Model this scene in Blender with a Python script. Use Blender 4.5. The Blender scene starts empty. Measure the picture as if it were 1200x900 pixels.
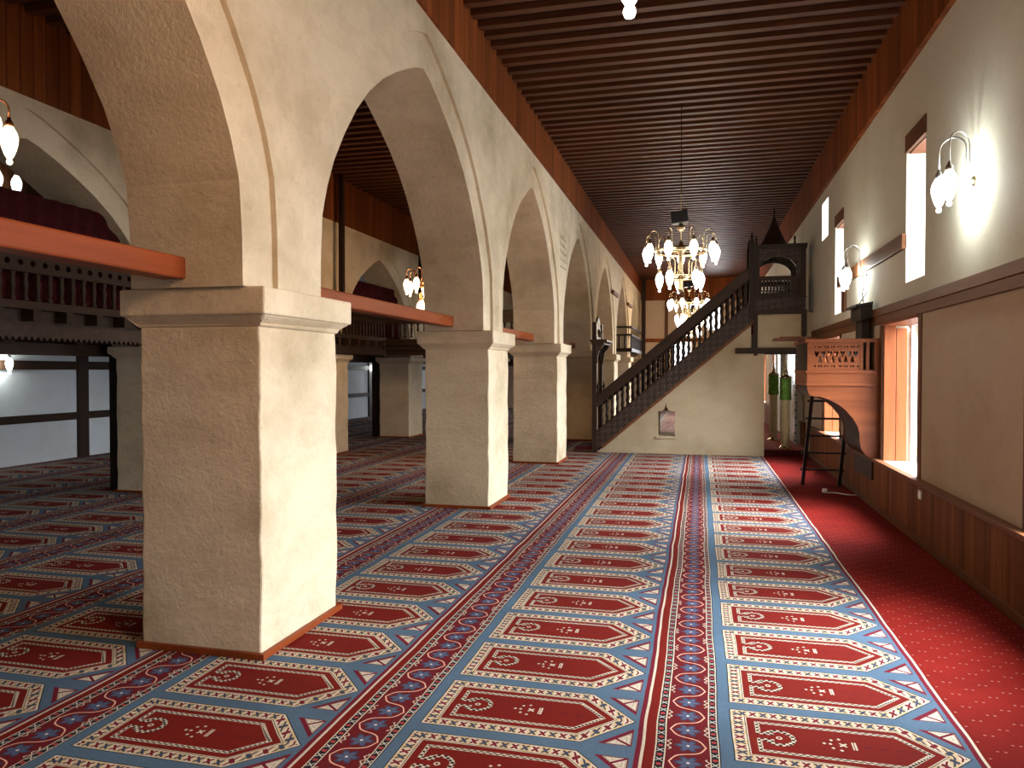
import bpy, math, random
from mathutils import Vector, Matrix
random.seed(7)
PI = math.pi
S = bpy.context.scene
COL = S.collection

# ------------------------------------------------------------------ camera, sky, light, exposure
F = 880.0
yaw = math.atan2(220, 880); pitch = math.atan2(16, 880)
cam = bpy.data.cameras.new('camera'); camo = bpy.data.objects.new('camera', cam); COL.objects.link(camo)
cam.sensor_width = 36; cam.lens = 36 * F / 1200; cam.clip_start = .05; cam.clip_end = 300
camo.location = (0, 0, 1.65); camo.rotation_euler = (PI / 2 - pitch, 0, yaw)
S.camera = camo

w = bpy.data.worlds.new('sky'); S.world = w; w.use_nodes = True
bg = w.node_tree.nodes['Background']; bg.inputs[0].default_value = (.93, .97, 1, 1); bg.inputs[1].default_value = 3.0

DAY = (.88, .94, 1.0)
WARM = (1.0, .62, .30)
NEUT = (1.0, .76, .50)
COOL = (.93, 1.0, .95)
P_LOW = 225; P_SLIT = 75
P_MAIN = 55; P_MID = 110; P_SCONCE = 38
S.view_settings.view_transform = 'Standard'; S.view_settings.look = 'None'
S.view_settings.exposure = 0.06; S.view_settings.gamma = 1; S.view_settings.use_curve_mapping = False

def area(name, loc, sx, sy, power, color, rot, spread=2.4):
    l = bpy.data.lights.new(name, 'AREA'); l.shape = 'RECTANGLE'; l.size = sx; l.size_y = sy
    l.energy = power; l.color = color; l.spread = spread
    o = bpy.data.objects.new(name, l); COL.objects.link(o); o.location = loc; o.rotation_euler = rot
    return o
def point(name, loc, power, color, r=.25):
    l = bpy.data.lights.new(name, 'POINT'); l.energy = power; l.color = color; l.shadow_soft_size = r
    o = bpy.data.objects.new(name, l); COL.objects.link(o); o.location = loc
    return o

XW = 2.08                       # right wall
LOWW = [(-4.8, -3.3), (-.55, .95), (3.95, 5.5), (8.1, 9.6), (12.35, 13.9), (21.6, 23.2), (25.6, 27.2)]  # openings behind the camera are unseen, added to light the pillar fronts
LZ = (.56, 2.2)
SLITS = [(3.3, 4.0, 2.56, 3.93), (7.93, 8.62, 2.56, 3.93), (12.15, 12.85, 2.53, 3.93), (13.55, 14.2, 3.92, 4.56), (17.2, 17.9, 2.56, 3.93), (21.5, 22.2, 2.56, 3.93)]
WT = .40                        # wall thickness
for a, b in LOWW:               # daylight entering by the windows, with unseen ones added behind the camera
    area('daylight', (XW + WT + .30, (a + b) / 2, (LZ[0] + LZ[1]) / 2 + .15), LZ[1] - LZ[0], b - a, P_LOW * (.7 if a < 2 else 1), DAY, (0, PI / 2 - .60, 0), 1.85)
for a, b, c, d in SLITS:
    area('daylight', (XW + WT + .30, (a + b) / 2, (c + d) / 2 + .12), d - c, b - a, P_SLIT, DAY, (0, PI / 2 - .2, 0))
YEND = 32.0; YB = -5.2; XL = -11.5
ENDW = [(-1.15, -.35, 1.2, 2.83), (.33, .80, 3.3, 4.35), (-9.8, -8.8, 1.0, 2.0)]
for a, b, c, d in ENDW:
    area('daylight', ((a + b) / 2, YEND + .5, (c + d) / 2), b - a, d - c, 60, DAY, (-PI / 2, 0, 0))

# ------------------------------------------------------------------ node helper
class E:
    def __init__(s, nt, v): s.nt = nt; s.v = v
    def _op(s, op, *a):
        n = s.nt.nodes.new('ShaderNodeMath'); n.operation = op
        for i, q in enumerate((s,) + a):
            q = q.v if isinstance(q, E) else q
            if isinstance(q, (int, float)): n.inputs[i].default_value = q
            else: s.nt.links.new(q, n.inputs[i])
        return E(s.nt, n.outputs[0])
    def __add__(s, o): return s._op('ADD', o)
    __radd__ = __add__
    def __sub__(s, o): return s._op('SUBTRACT', o)
    def __neg__(s): return s * -1
    def __rsub__(s, o): return (s * -1) + o
    def __mul__(s, o): return s._op('MULTIPLY', o)
    __rmul__ = __mul__
    def __truediv__(s, o): return s._op('DIVIDE', o)
    def __lt__(s, o): return s._op('LESS_THAN', o)
    def __gt__(s, o): return s._op('GREATER_THAN', o)
    def abs(s): return s._op('ABSOLUTE')
    def min(s, o): return s._op('MINIMUM', o)
    def max(s, o): return s._op('MAXIMUM', o)
    def sin(s): return s._op('SINE')
    def cos(s): return s._op('COSINE')
    def floor(s): return s._op('FLOOR')
    def mod(s, o): return s - (s / o).floor() * o
    def sqrt(s): return s._op('SQRT')
    def atan2(s, o): return s._op('ARCTAN2', o)
    def between(s, a, b): return (s > a) * (s < b)

def base_mat(name, rough=.6, spec=.3, metal=0):
    m = bpy.data.materials.new(name); m.use_nodes = True
    nt = m.node_tree; b = nt.nodes['Principled BSDF']
    b.inputs['Roughness'].default_value = rough; b.inputs['Metallic'].default_value = metal
    b.inputs['Specular IOR Level'].default_value = spec
    return m, nt, b
def coords(nt):
    g = nt.nodes.new('ShaderNodeNewGeometry'); return g.outputs['Position']
def mapping(nt, sc=(1, 1, 1), src=None):
    n = nt.nodes.new('ShaderNodeMapping'); n.inputs['Scale'].default_value = sc
    nt.links.new(src or coords(nt), n.inputs[0]); return n.outputs[0]
def noise(nt, vec, scale, detail=4, rough=.55, dist=0):
    n = nt.nodes.new('ShaderNodeTexNoise'); n.inputs['Scale'].default_value = scale; n.inputs['Detail'].default_value = detail
    n.inputs['Roughness'].default_value = rough; n.inputs['Distortion'].default_value = dist
    nt.links.new(vec, n.inputs['Vector']); return n.outputs[0]
def ramp(nt, fac, stops):
    n = nt.nodes.new('ShaderNodeValToRGB'); e = n.color_ramp.elements
    while len(e) < len(stops): e.new(.5)
    for i, (p, c) in enumerate(stops): e[i].position = p; e[i].color = (*c, 1)
    nt.links.new(fac, n.inputs[0]); return n.outputs[0]
def mix(nt, fac, a, b, mode='MIX'):
    n = nt.nodes.new('ShaderNodeMix'); n.data_type = 'RGBA'; n.blend_type = mode
    for i, q in ((0, fac), (6, a), (7, b)):
        q = q.v if isinstance(q, E) else q
        if isinstance(q, tuple): n.inputs[i].default_value = (*q, 1)
        elif isinstance(q, (int, float)): n.inputs[i].default_value = q
        else: nt.links.new(q, n.inputs[i])
    return n.outputs[2]
def bump(nt, b, h, strength=.3, dist=.01):
    n = nt.nodes.new('ShaderNodeBump'); n.inputs['Strength'].default_value = strength; n.inputs['Distance'].default_value = dist
    nt.links.new(h.v if isinstance(h, E) else h, n.inputs['Height']); nt.links.new(n.outputs[0], b.inputs['Normal'])

def plaster(name, c, var=.12, rough=.85, bs=.35, bd=.012, scale=1.0):
    m, nt, b = base_mat(name, rough, .15)
    p = coords(nt)
    n1 = noise(nt, p, 1.1 * scale, 5, .6); n2 = noise(nt, p, 22 * scale, 6, .7)
    d = tuple(x * (1 - var * 1.6) * t for x, t in zip(c, (1, .97, .9)))
    e = tuple(min(1, x * (1 + var * .5)) for x in c)
    col = ramp(nt, n1, [(.3, d), (.5, c), (.7, e)])
    n3 = noise(nt, mapping(nt, (1, 1, 1.8)), 2.6 * scale, 4, .6, .5)
    col = mix(nt, 1.0, col, ramp(nt, n3, [(.34, tuple(1 - var * q for q in (.55, .65, .85))), (.56, (1, 1, 1))]), 'MULTIPLY')
    sp = ramp(nt, n2, [(.25, (.80, .78, .75)), (.45, (1, 1, 1))])
    col = mix(nt, .8, col, sp, 'MULTIPLY')
    nt.links.new(col, b.inputs['Base Color'])
    bump(nt, b, n2, bs, bd)
    return m
def two_tone_wall():
    m = plaster('two_tone_wall_plaster', (1, 1, 1), .06, .85, .15, .006); nt = m.node_tree; b = nt.nodes['Principled BSDF']
    old = b.inputs['Base Color'].links[0].from_socket
    sx = nt.nodes.new('ShaderNodeSeparateXYZ'); nt.links.new(coords(nt), sx.inputs[0])
    tone = mix(nt, E(nt, sx.outputs[2]) > 2.3, (.45, .36, .275), (.56, .53, .445))
    nt.links.new(mix(nt, 1.0, old, tone, 'MULTIPLY'), b.inputs['Base Color']); return m
def wood(name, c, c2, axis='Z', rough=.45, scale=1.0, bs=.15, plank=0, spec=.4):
    """wood grain runs along axis; plank = board width (boards show as fine dark joints)"""
    m, nt, b = base_mat(name, rough, spec)
    sc = {'X': (.6, 9, 9), 'Y': (9, .6, 9), 'Z': (9, 9, .6)}[axis]
    v = mapping(nt, tuple(s * scale for s in sc))
    n1 = noise(nt, v, 1.0, 6, .6, .6); n2 = noise(nt, v, 6.0, 4, .6)
    col = ramp(nt, n1, [(.3, c2), (.55, c), (.8, tuple(min(1, x * 1.25) for x in c))])
    col = mix(nt, .35, col, ramp(nt, n2, [(.3, (.55, .5, .45)), (.6, (1, 1, 1))]), 'MULTIPLY')
    if plank:
        sx = nt.nodes.new('ShaderNodeSeparateXYZ'); nt.links.new(coords(nt), sx.inputs[0])
        y = E(nt, sx.outputs[1]); x = E(nt, sx.outputs[0])
        q = (y + x * 1.0) / plank
        fr = q.mod(1.0)
        idn = ((q.floor() * 12.9898).sin() * 43758.5).mod(1.0)
        col = mix(nt, 1.0, col, mix(nt, idn, (.72, .72, .72), (1.15, 1.15, 1.15)), 'MULTIPLY')
        col = mix(nt, fr < .05, col, tuple(x * .25 for x in c2))
    nt.links.new(col, b.inputs['Base Color'])
    bump(nt, b, n1, bs, .004)
    return m
def plain(name, c, rough=.5, metal=0, spec=.4, n=.1):
    m, nt, b = base_mat(name, rough, spec, metal)
    nn = noise(nt, coords(nt), 14, 3)
    nt.links.new(ramp(nt, nn, [(.3, tuple(x * (1 - n) for x in c)), (.7, tuple(min(1, x * (1 + n)) for x in c))]), b.inputs['Base Color'])
    return m
def emis(name, c, s):
    m, nt, b = base_mat(name, .2)
    nn = noise(nt, coords(nt), 40, 2)
    nt.links.new(ramp(nt, nn, [(.3, tuple(x * .93 for x in c)), (.7, c)]), b.inputs['Emission Color'])
    b.inputs['Base Color'].default_value = (.9, .9, .88, 1)
    b.inputs['Emission Strength'].default_value = s
    return m

M = {}
M['stone'] = plaster('limewashed_stone', (.67, .555, .395), .17, .9, .7, .02)
M['wallcream'] = plaster('cream_wall_plaster', (.43, .36, .27), .06, .85, .15, .006)
M['twotone'] = two_tone_wall()
M['endwall'] = plaster('warm_end_wall_plaster', (.62, .47, .34), .06, .85, .15, .006)
M['wallwhite'] = plaster('white_wall_plaster', (.52, .55, .58), .05, .85, .12, .006)
M['ashlar'] = plaster('pulpit_ashlar', (.42, .34, .225), .10, .85, .2, .008)
M['dark'] = wood('dark_walnut', (.034, .017, .010), (.016, .008, .005), 'X', .5, spec=.2)
M['darkz'] = wood('dark_walnut_upright', (.030, .015, .009), (.014, .007, .004), 'Z', .5, spec=.2)
M['carved'] = None
M['orange'] = wood('orange_pine', (.195, .054, .018), (.13, .034, .011), 'X', .42, .5, spec=.2)
M['orangez'] = wood('orange_pine_boards', (.24, .064, .018), (.165, .04, .012), 'Z', .5, .5, spec=.2)
M['beam'] = wood('varnished_beam', (.23, .048, .011), (.15, .030, .007), 'Y', .45, .5, spec=.2)
M['fascia'] = wood('red_brown_fascia', (.235, .066, .018), (.15, .040, .012), 'Z', .55, .6, plank=.16, spec=.05)
M['timber'] = wood('brown_timber', (.15, .056, .021), (.085, .031, .012), 'Y', .5, .6, spec=.2)
M['timberz'] = wood('brown_timber_upright', (.14, .053, .021), (.08, .030, .012), 'Z', .5, .6, spec=.2)
M['wains'] = wood('wainscot_boards', (.21, .082, .033), (.13, .047, .02), 'Z', .55, .7, plank=.11, spec=.06)
M['board'] = wood('ceiling_boards', (.045, .013, .006), (.024, .007, .004), 'X', .5, .6)
M['slat'] = wood('ceiling_battens', (.105, .034, .013), (.060, .020, .008), 'X', .5, .6, spec=.16)
M['brass'] = plain('brass', (.50, .40, .25), .25, 1)
M['copper'] = plain('copper_tube', (.70, .33, .16), .25, 1)
M['gal'] = wood('gallery_timber', (.032, .016, .009), (.018, .009, .005), 'Y', .55, .6, spec=.15)
M['black'] = plain('black_metal', (.012, .013, .016), .4)
M['bulb'] = emis('glowing_glass', (1, .97, .90), 4.5)
M['bulbwarm'] = emis('glowing_warm_glass', (1, .80, .50), 4.5)
M['redcloth'] = plain('dark_red_cloth', (.050, .006, .007), .9, 0, .1, .3)
M['green'] = plain('green_velvet', (.12, .28, .05), .85, 0, .2, .4)
M['wax'] = plain('yellowed_candle_wax', (.56, .51, .33), .55, 0, .4, .12)
M['white'] = plain('white_plastic', (.8, .8, .78), .4)
M['steel'] = plain('brushed_steel', (.6, .6, .62), .3, 1)

def m_glass():
    m = bpy.data.materials.new('window_glass'); m.use_nodes = True; nt = m.node_tree; nt.nodes.clear()
    o = nt.nodes.new('ShaderNodeOutputMaterial'); t = nt.nodes.new('ShaderNodeBsdfTransparent'); g = nt.nodes.new('ShaderNodeBsdfGlossy')
    g.inputs['Roughness'].default_value = .05; x = nt.nodes.new('ShaderNodeMixShader'); x.inputs[0].default_value = .06
    nt.links.new(t.outputs[0], x.inputs[1]); nt.links.new(g.outputs[0], x.inputs[2]); nt.links.new(x.outputs[0], o.inputs[0]); return m
M['glass'] = m_glass()

def m_carved():
    m, nt, b = base_mat('carved_walnut', .45, .4)
    sx = nt.nodes.new('ShaderNodeSeparateXYZ'); nt.links.new(coords(nt), sx.inputs[0])
    x = E(nt, sx.outputs[0]); z = E(nt, sx.outputs[2])
    a = ((x + z) * 90).sin() * ((x - z) * 90).sin()
    r = (((x - .855 * z) * 30).sin() * ((x * .855 + z) * 26).cos() * 3).sin()
    h = a * .5 + r * .5
    col = ramp(nt, (h * .5 + .5).v, [(.25, (.016, .009, .006)), (.6, (.036, .019, .011)), (.9, (.062, .034, .02))])
    nt.links.new(col, b.inputs['Base Color']); bump(nt, b, h, .6, .012)
    return m
M['carved'] = m_carved()

RED = (.132, .009, .006); MAR = (.12, .010, .020); BLU = (.070, .115, .168); CRE = (.50, .43, .33); YEL = (.48, .36, .20); BLK = (.012, .011, .014); WHT = (.56, .51, .43)
def m_carpet():
    m, nt, b = base_mat('woven_prayer_carpet', .95, .08)
    sx = nt.nodes.new('ShaderNodeSeparateXYZ'); nt.links.new(coords(nt), sx.inputs[0])
    # slightly wavy weave, as laid
    wn = E(nt, noise(nt, coords(nt), 1.3, 2)); 
    X = E(nt, sx.outputs[0]) + (wn - .5) * .03; Y = E(nt, sx.outputs[1]) + (wn - .5) * .02
    PU = 1.413; PV = .578
    u = (X + .2655).mod(PU) - .2655
    v = (Y - 4.112 + PV / 2).mod(PV) - PV / 2
    av = v.abs()
    d = ((u - 1.132) * .2525 + av * .227) / .3395
    s = (.147 - u).max(av - .2525).max(d)
    q = s * -1
    # base blue
    c = mix(nt, 0.0, BLU, BLU)
    # ---- rug hexagon
    c = mix(nt, q > 0, c, BLK)
    isl = ((.147 - u) > ((av - .2525).max(d)))          # left edge runs along v
    pc = u + isl * (v - u)
    cell = ((pc + 4.0) / .047)
    ci = cell.floor(); odd = (ci / 2).mod(1.0) > .25
    pf = (cell.mod(1.0) - .5) * .047; qf = q - .036
    border = mix(nt, odd, CRE, YEL)
    st = ((pf.abs() - qf.abs() * .7).abs() < .0075) * (qf.abs() < .021) * (pf.abs() < .019)
    st = st.max((pf.abs() < .006) * (qf.abs() < .012))
    motif = mix(nt, odd, (.13, .012, .018), (.04, .05, .08))
    border = mix(nt, st, border, motif)
    c = mix(nt, q > .005, c, border)
    c = mix(nt, q > .066, c, BLK); c = mix(nt, q > .0695, c, CRE); c = mix(nt, q > .0745, c, RED)
    # inner chain with keyhole at the flat end
    ring = ((u - .352) * (u - .352) + v * v).sqrt()
    gap = (u < .31) * (av < .030)
    q2 = q - .108
    kk = ((u > .258) * (u < .33) * (av > .020) * (av < .038)).max(ring.between(.052, .074) * (1 - (u < .33) * (av < .03)))
    chain = q2.between(0, .020) * (1 - gap)
    chain = chain.max(kk)
    dash = ((u * 210).sin() * (v * 210).sin()) > 0
    cc = mix(nt, dash, CRE, BLK)
    cc = mix(nt, (q2 - .010).abs() > .0075, cc, mix(nt, kk, CRE, cc))
    c = mix(nt, chain, c, cc)
    c = mix(nt, ring < .014, c, CRE); c = mix(nt, ring < .007, c, RED)
    # little lamp motif
    du = u - .62
    fl = ((du * du + v * v).sqrt() < .020) * (((du.abs() - av).abs() < .006).max((du * du + v * v).sqrt() < .010))
    fl = fl.max((du - .045).between(-.008, .010) * (av < .034) * ((du - .045 + av * .0).abs() > .002))
    for a_, b_ in ((-.045, .036), (-.052, 0.0), (-.012, .050), (-.078, 0.0)):
        fl = fl.max((((du - a_).abs() + (av - b_).abs())) < .009)
    c = mix(nt, fl, c, CRE)
    c = mix(nt, (du.between(.07, .30)) * (av < (((u * 90).sin() * .5 + .5) * .008)), c, (.10, .008, .01))
    # ---- corner triangles between the points
    tri = (d > .045) * (av < .238) * (u < 1.128) * (u > .9)
    t2 = (d > .068) * (av < .232) * (u < 1.122)
    k = ((1.122 - u) * .75 - (.232 - av)).abs()          # bar from corner to the long side
    e1 = (((d - .068).min(.232 - av).min(1.122 - u)) * 420).sin() > .75
    tc = mix(nt, e1, CRE, (.22, .20, .16))
    tc = mix(nt, k < .0095, tc, MAR); tc = mix(nt, (k - .0125).abs() < .002, tc, WHT)
    c = mix(nt, tri, c, mix(nt, t2, MAR, tc))
    # ---- flower strip
    def band(c, a_, b_, col): return mix(nt, u.between(a_, b_), c, col)
    c = band(c, -.27, -.243, MAR); c = band(c, -.243, -.230, CRE); c = band(c, -.230, .088, RED)
    c = band(c, -.140, .048, (.105, .009, .012)); c = band(c, -.186, -.180, CRE); c = band(c, -.146, -.140, CRE); c = band(c, .048, .053, CRE); c = band(c, .083, .088, CRE); c = band(c, .088, .093, BLK)
    def chainband(c, a_, b_):
        wd = b_ - a_; vv = Y.mod(.040) - .020; uu = u - (a_ + b_) / 2
        blk = mix(nt, ((vv.abs() - uu.abs()).abs() < .0035) * (vv.abs() < .014), BLK, (.45, .43, .38))
        blk2 = mix(nt, (Y / .080).mod(1.0) > .5, blk, mix(nt, ((vv.abs() < .010) * (uu.abs() < .010)), BLK, (.30, .04, .04)))
        return mix(nt, u.between(a_, b_), c, blk2)
    c = chainband(c, -.180, -.146); c = chainband(c, .053, .083)
    PF = .1485; fv = (Y - 3.955 + PF / 2).mod(PF) - PF / 2; fu = u + .045
    rr = (fu * fu + fv * fv).sqrt(); an = fv.atan2(fu)
    pet = rr < ((an * 3).cos().abs() * .030 + .030)
    pin = rr < ((an * 3).cos().abs() * .024 + .022)
    inst = u.between(-.140, .048)
    c = mix(nt, pet * inst, c, (.05, .04, .07)); c = mix(nt, pin * inst, c, (.065, .085, .145)); c = mix(nt, (rr < .007) * inst, c, WHT)
    ph = (Y - 3.955) * (PI / PF)
    sg = (ph.cos() > 0) * 2 - 1; sv = fv.abs() / (PF / 2); s5 = sv * sv * sv * sv * sv
    wv = sg * .078 * (1 - sv * .42 - s5 * sv * .58)
    sl = s5 * 3.4 + 1.2
    vine = ((fu - wv).abs() / sl) < .0030
    c = mix(nt, vine * inst, c, (.66, .36, .26))
    sq = ((fu.abs() - .082) - (Y * 160).sin() * .007).abs() < .0035
    side = (wv * fu) < 0
    c = mix(nt, sq * inst * side * (fv.abs() < .045), c, CRE)
    # wear and pile
    n1 = noise(nt, coords(nt), 1.7, 3); n2 = noise(nt, coords(nt), 160, 2)
    c = mix(nt, 1.0, c, ramp(nt, n1, [(.3, (.84, .84, .84)), (.7, (1.08, 1.08, 1.08))]), 'MULTIPLY')
    c = mix(nt, 1.0, c, ramp(nt, n2, [(.3, (.80, .80, .80)), (.7, (1.15, 1.15, 1.15))]), 'MULTIPLY')
    nt.links.new(c, b.inputs['Base Color'])
    bump(nt, b, n2, .25, .004)
    return m
M['carpet'] = m_carpet()
def m_runner():
    m, nt, b = base_mat('plain_red_carpet', .95, .08)
    sx = nt.nodes.new('ShaderNodeSeparateXYZ'); nt.links.new(coords(nt), sx.inputs[0])
    X = E(nt, sx.outputs[0]); Y = E(nt, sx.outputs[1])
    row = (Y / .075).floor(); off = (row / 2).mod(1.0) * .17
    fu = (X + off).mod(.17) - .085; fv = Y.mod(.075) - .037
    n1 = noise(nt, coords(nt), 2.2, 3); n2 = noise(nt, coords(nt), 150, 2)
    c = ramp(nt, n1, [(.3, (.115, .005, .0035)), (.7, (.155, .008, .005))])
    dots = ((fu.abs() - .016).abs() < .006) * (fv.abs() < .004)
    c = mix(nt, dots, c, (.30, .12, .10))
    c = mix(nt, 1.0, c, ramp(nt, n2, [(.3, (.80, .80, .80)), (.7, (1.15, 1.15, 1.15))]), 'MULTIPLY')
    nt.links.new(c, b.inputs['Base Color']); bump(nt, b, n2, .25, .004)
    return m
M['runner'] = m_runner()
def m_tile():
    m, nt, b = base_mat('glazed_tiles', .2, .5)
    sx = nt.nodes.new('ShaderNodeSeparateXYZ'); nt.links.new(coords(nt), sx.inputs[0])
    Y = E(nt, sx.outputs[1]); Z = E(nt, sx.outputs[2])
    a = ((Y * 40).sin() + (Z * 40).sin()).abs()
    c = mix(nt, a > 1.0, (.62, .66, .62), (.05, .22, .42))
    c = mix(nt, a > 1.6, c, (.04, .30, .25))
    nt.links.new(c, b.inputs['Base Color']); return m
M['tile'] = m_tile()
def m_marble():
    m, nt, b = base_mat('pale_veined_marble', .35, .4)
    n1 = noise(nt, coords(nt), 5, 6, .65, 1.2)
    nt.links.new(ramp(nt, n1, [(.35, (.38, .40, .35)), (.5, (.52, .54, .48)), (.7, (.60, .61, .56))]), b.inputs['Base Color']); return m
M['marble'] = m_marble()
def m_winter():
    m, nt, b = base_mat('patterned_step_rug', .95, .08)
    sx = nt.nodes.new('ShaderNodeSeparateXYZ'); nt.links.new(coords(nt), sx.inputs[0])
    X = E(nt, sx.outputs[0]); Y = E(nt, sx.outputs[1])
    a = ((X * 60).sin() * (Y * 26).sin()) > .35
    c = mix(nt, a, (.26, .018, .014), (.50, .30, .22))
    nt.links.new(c, b.inputs['Base Color']); return m
M['steprug'] = m_winter()

# ------------------------------------------------------------------ geometry helpers
def world_loc(o):
    v = Vector((0, 0, 0))
    while o is not None:
        v += Vector(o.location); o = o.parent
    return v
class MB:
    def __init__(s): s.v = []; s.f = []; s.sm = []
    def add(s, vs, fs, smooth=False):
        n = len(s.v); s.v += [tuple(v) for v in vs]; s.f += [tuple(i + n for i in f) for f in fs]; s.sm += [smooth] * len(fs); return s
    def box(s, x0, x1, y0, y1, z0, z1, rot=None, piv=None):
        vs = [(x, y, z) for z in (z0, z1) for y in (y0, y1) for x in (x0, x1)]
        if rot is not None:
            piv = Vector(piv or ((x0 + x1) / 2, (y0 + y1) / 2, (z0 + z1) / 2)); vs = [rot @ (Vector(v) - piv) + piv for v in vs]
        return s.add(vs, [(0, 2, 3, 1), (4, 5, 7, 6), (0, 1, 5, 4), (2, 6, 7, 3), (0, 4, 6, 2), (1, 3, 7, 5)])
    def beam(s, a, b, w, h, up=(0, 0, 1)):
        a = Vector(a); b = Vector(b); d = (b - a).normalized(); up = Vector(up); r = d.cross(up).normalized(); u = r.cross(d).normalized()
        vs = [p + r * sx * w / 2 + u * sz * h / 2 for p in (a, b) for sz in (-1, 1) for sx in (-1, 1)]
        return s.add(vs, [(0, 1, 3, 2), (4, 6, 7, 5), (0, 4, 5, 1), (2, 3, 7, 6), (0, 2, 6, 4), (1, 5, 7, 3)])
    def frust(s, cx, cy, z0, z1, a0, b0, a1, b1):   # square frustum, half sizes
        vs = [(cx - a0, cy - b0, z0), (cx + a0, cy - b0, z0), (cx + a0, cy + b0, z0), (cx - a0, cy + b0, z0), (cx - a1, cy - b1, z1), (cx + a1, cy - b1, z1), (cx + a1, cy + b1, z1), (cx - a1, cy + b1, z1)]
        return s.add(vs, [(3, 2, 1, 0), (4, 5, 6, 7), (0, 1, 5, 4), (1, 2, 6, 5), (2, 3, 7, 6), (3, 0, 4, 7)])
    def lathe(s, c, prof, n=16, smooth=True, axis=None):
        c = Vector(c); vs = []; R = Matrix.Identity(3) if axis is None else Vector((0, 0, 1)).rotation_difference(Vector(axis)).to_matrix()
        for r, z in prof:
            for i in range(n):
                a = 2 * PI * i / n; vs.append(c + R @ Vector((r * math.cos(a), r * math.sin(a), z)))
        fs = []
        for k in range(len(prof) - 1):
            for i in range(n):
                j = (i + 1) % n; fs.append((k * n + i, k * n + j, (k + 1) * n + j, (k + 1) * n + i))
        fs.append(tuple(range(n - 1, -1, -1))); fs.append(tuple(range((len(prof) - 1) * n, len(prof) * n)))
        return s.add(vs, fs, smooth)
    def tube(s, pts, r, n=8):
        pts = [Vector(p) for p in pts]; vs = []; ref = None
        for i, p in enumerate(pts):
            d = (pts[min(i + 1, len(pts) - 1)] - pts[max(i - 1, 0)]).normalized()
            if ref is None: ref = d.orthogonal().normalized()
            ref = (ref - d * ref.dot(d)).normalized(); q = d.cross(ref)
            for k in range(n):
                a = 2 * PI * k / n; vs.append(p + (ref * math.cos(a) + q * math.sin(a)) * r)
        fs = []
        for i in range(len(pts) - 1):
            for k in range(n):
                j = (k + 1) % n; fs.append((i * n + k, i * n + j, (i + 1) * n + j, (i + 1) * n + k))
        fs.append(tuple(range(n - 1, -1, -1))); fs.append(tuple(range((len(pts) - 1) * n, len(pts) * n)))
        return s.add(vs, fs, True)
    def torus(s, c, R, r, n=32, k=8, flat=1.0):
        vs = []; fs = []
        for i in range(n):
            a = 2 * PI * i / n
            for j in range(k):
                b = 2 * PI * j / k; q = R + r * math.cos(b); vs.append((c[0] + q * math.cos(a), c[1] + q * math.sin(a), c[2] + r * flat * math.sin(b)))
        for i in range(n):
            for j in range(k): fs.append((i * k + j, ((i + 1) % n) * k + j, ((i + 1) % n) * k + (j + 1) % k, i * k + (j + 1) % k))
        return s.add(vs, fs, True)
    def plate(s, outer, holes, t0, t1, plane='XZ'):
        """polygon with holes, extruded; plane XZ -> thickness along Y, YZ -> thickness along X, XY -> along Z"""
        cu = bpy.data.curves.new('t', 'CURVE'); cu.dimensions = '2D'; cu.fill_mode = 'BOTH'; cu.extrude = (t1 - t0) / 2
        for poly in [outer] + holes:
            sp = cu.splines.new('POLY'); sp.points.add(len(poly) - 1); sp.use_cyclic_u = True
            for i, (a, b) in enumerate(poly): sp.points[i].co = (a, b, 0, 1)
        ob = bpy.data.objects.new('t', cu); me = bpy.data.meshes.new_from_object(ob)
        tm = (t0 + t1) / 2
        def T(c):
            a, b, d = c
            return {'XZ': (a, tm + d, b), 'YZ': (tm + d, a, b), 'XY': (a, b, tm + d)}[plane]
        s.add([T(v.co) for v in me.vertices], [tuple(p.vertices) for p in me.polygons])
        bpy.data.objects.remove(ob); bpy.data.curves.remove(cu); bpy.data.meshes.remove(me)
        return s
    def build(s, name, mat, parent=None, bevel=0, **props):
        me = bpy.data.meshes.new(name); off = world_loc(parent) if parent else Vector((0, 0, 0))
        me.from_pydata([tuple(Vector(v) - off) for v in s.v], [], s.f)
        for p, sm in zip(me.polygons, s.sm): p.use_smooth = sm
        me.materials.append(mat); me.update()
        import bmesh
        bm = bmesh.new(); bm.from_mesh(me); bmesh.ops.remove_doubles(bm, verts=bm.verts, dist=1e-5); bmesh.ops.recalc_face_normals(bm, faces=bm.faces); bm.to_mesh(me); bm.free()
        o = bpy.data.objects.new(name, me); COL.objects.link(o)
        if parent: o.parent = parent
        if bevel:
            mo = o.modifiers.new('b', 'BEVEL'); mo.width = bevel; mo.segments = 2; mo.limit_method = 'ANGLE'; mo.angle_limit = .7
        for k, v in props.items(): o[k] = v
        return o
def thing(name, loc, label, cat, group=None, parent=None):
    o = bpy.data.objects.new(name, None); COL.objects.link(o); o.location = loc; o.empty_display_size = .1
    o['label'] = label; o['category'] = cat
    if group: o['group'] = group
    return o
def tag(o, label, cat, group=None):
    o['label'] = label; o['category'] = cat
    if group: o['group'] = group
    return o
def copy_tree(o, parent=None):
    c = o.copy(); COL.objects.link(c); c.parent = parent
    for ch in [q for q in bpy.data.objects if q.parent == o]: copy_tree(ch, c)
    return c
def rect(a, b, c, d): return [(a, c), (b, c), (b, d), (a, d)]
ST = dict(kind='structure')

# ------------------------------------------------------------------ shell
MB().box(XL - .4, XW + .45, YB - .3, YEND + .4, -.25, -.012).build('floor', M['timber'], **ST)
tag(MB().box(XL + .003, 1.1935, YB + .003, YEND - .003, -.010, -.0015).build('prayer_carpet', M['carpet']), 'wall-to-wall red and blue patterned prayer carpet in rows of pointed niches', 'carpet')
tag(MB().box(1.1935, XW - .003, YB + .003, YEND - .003, -.010, -.0013).build('carpet_runner', M['runner']), 'plain red carpet strip along the right wall', 'carpet')

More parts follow.
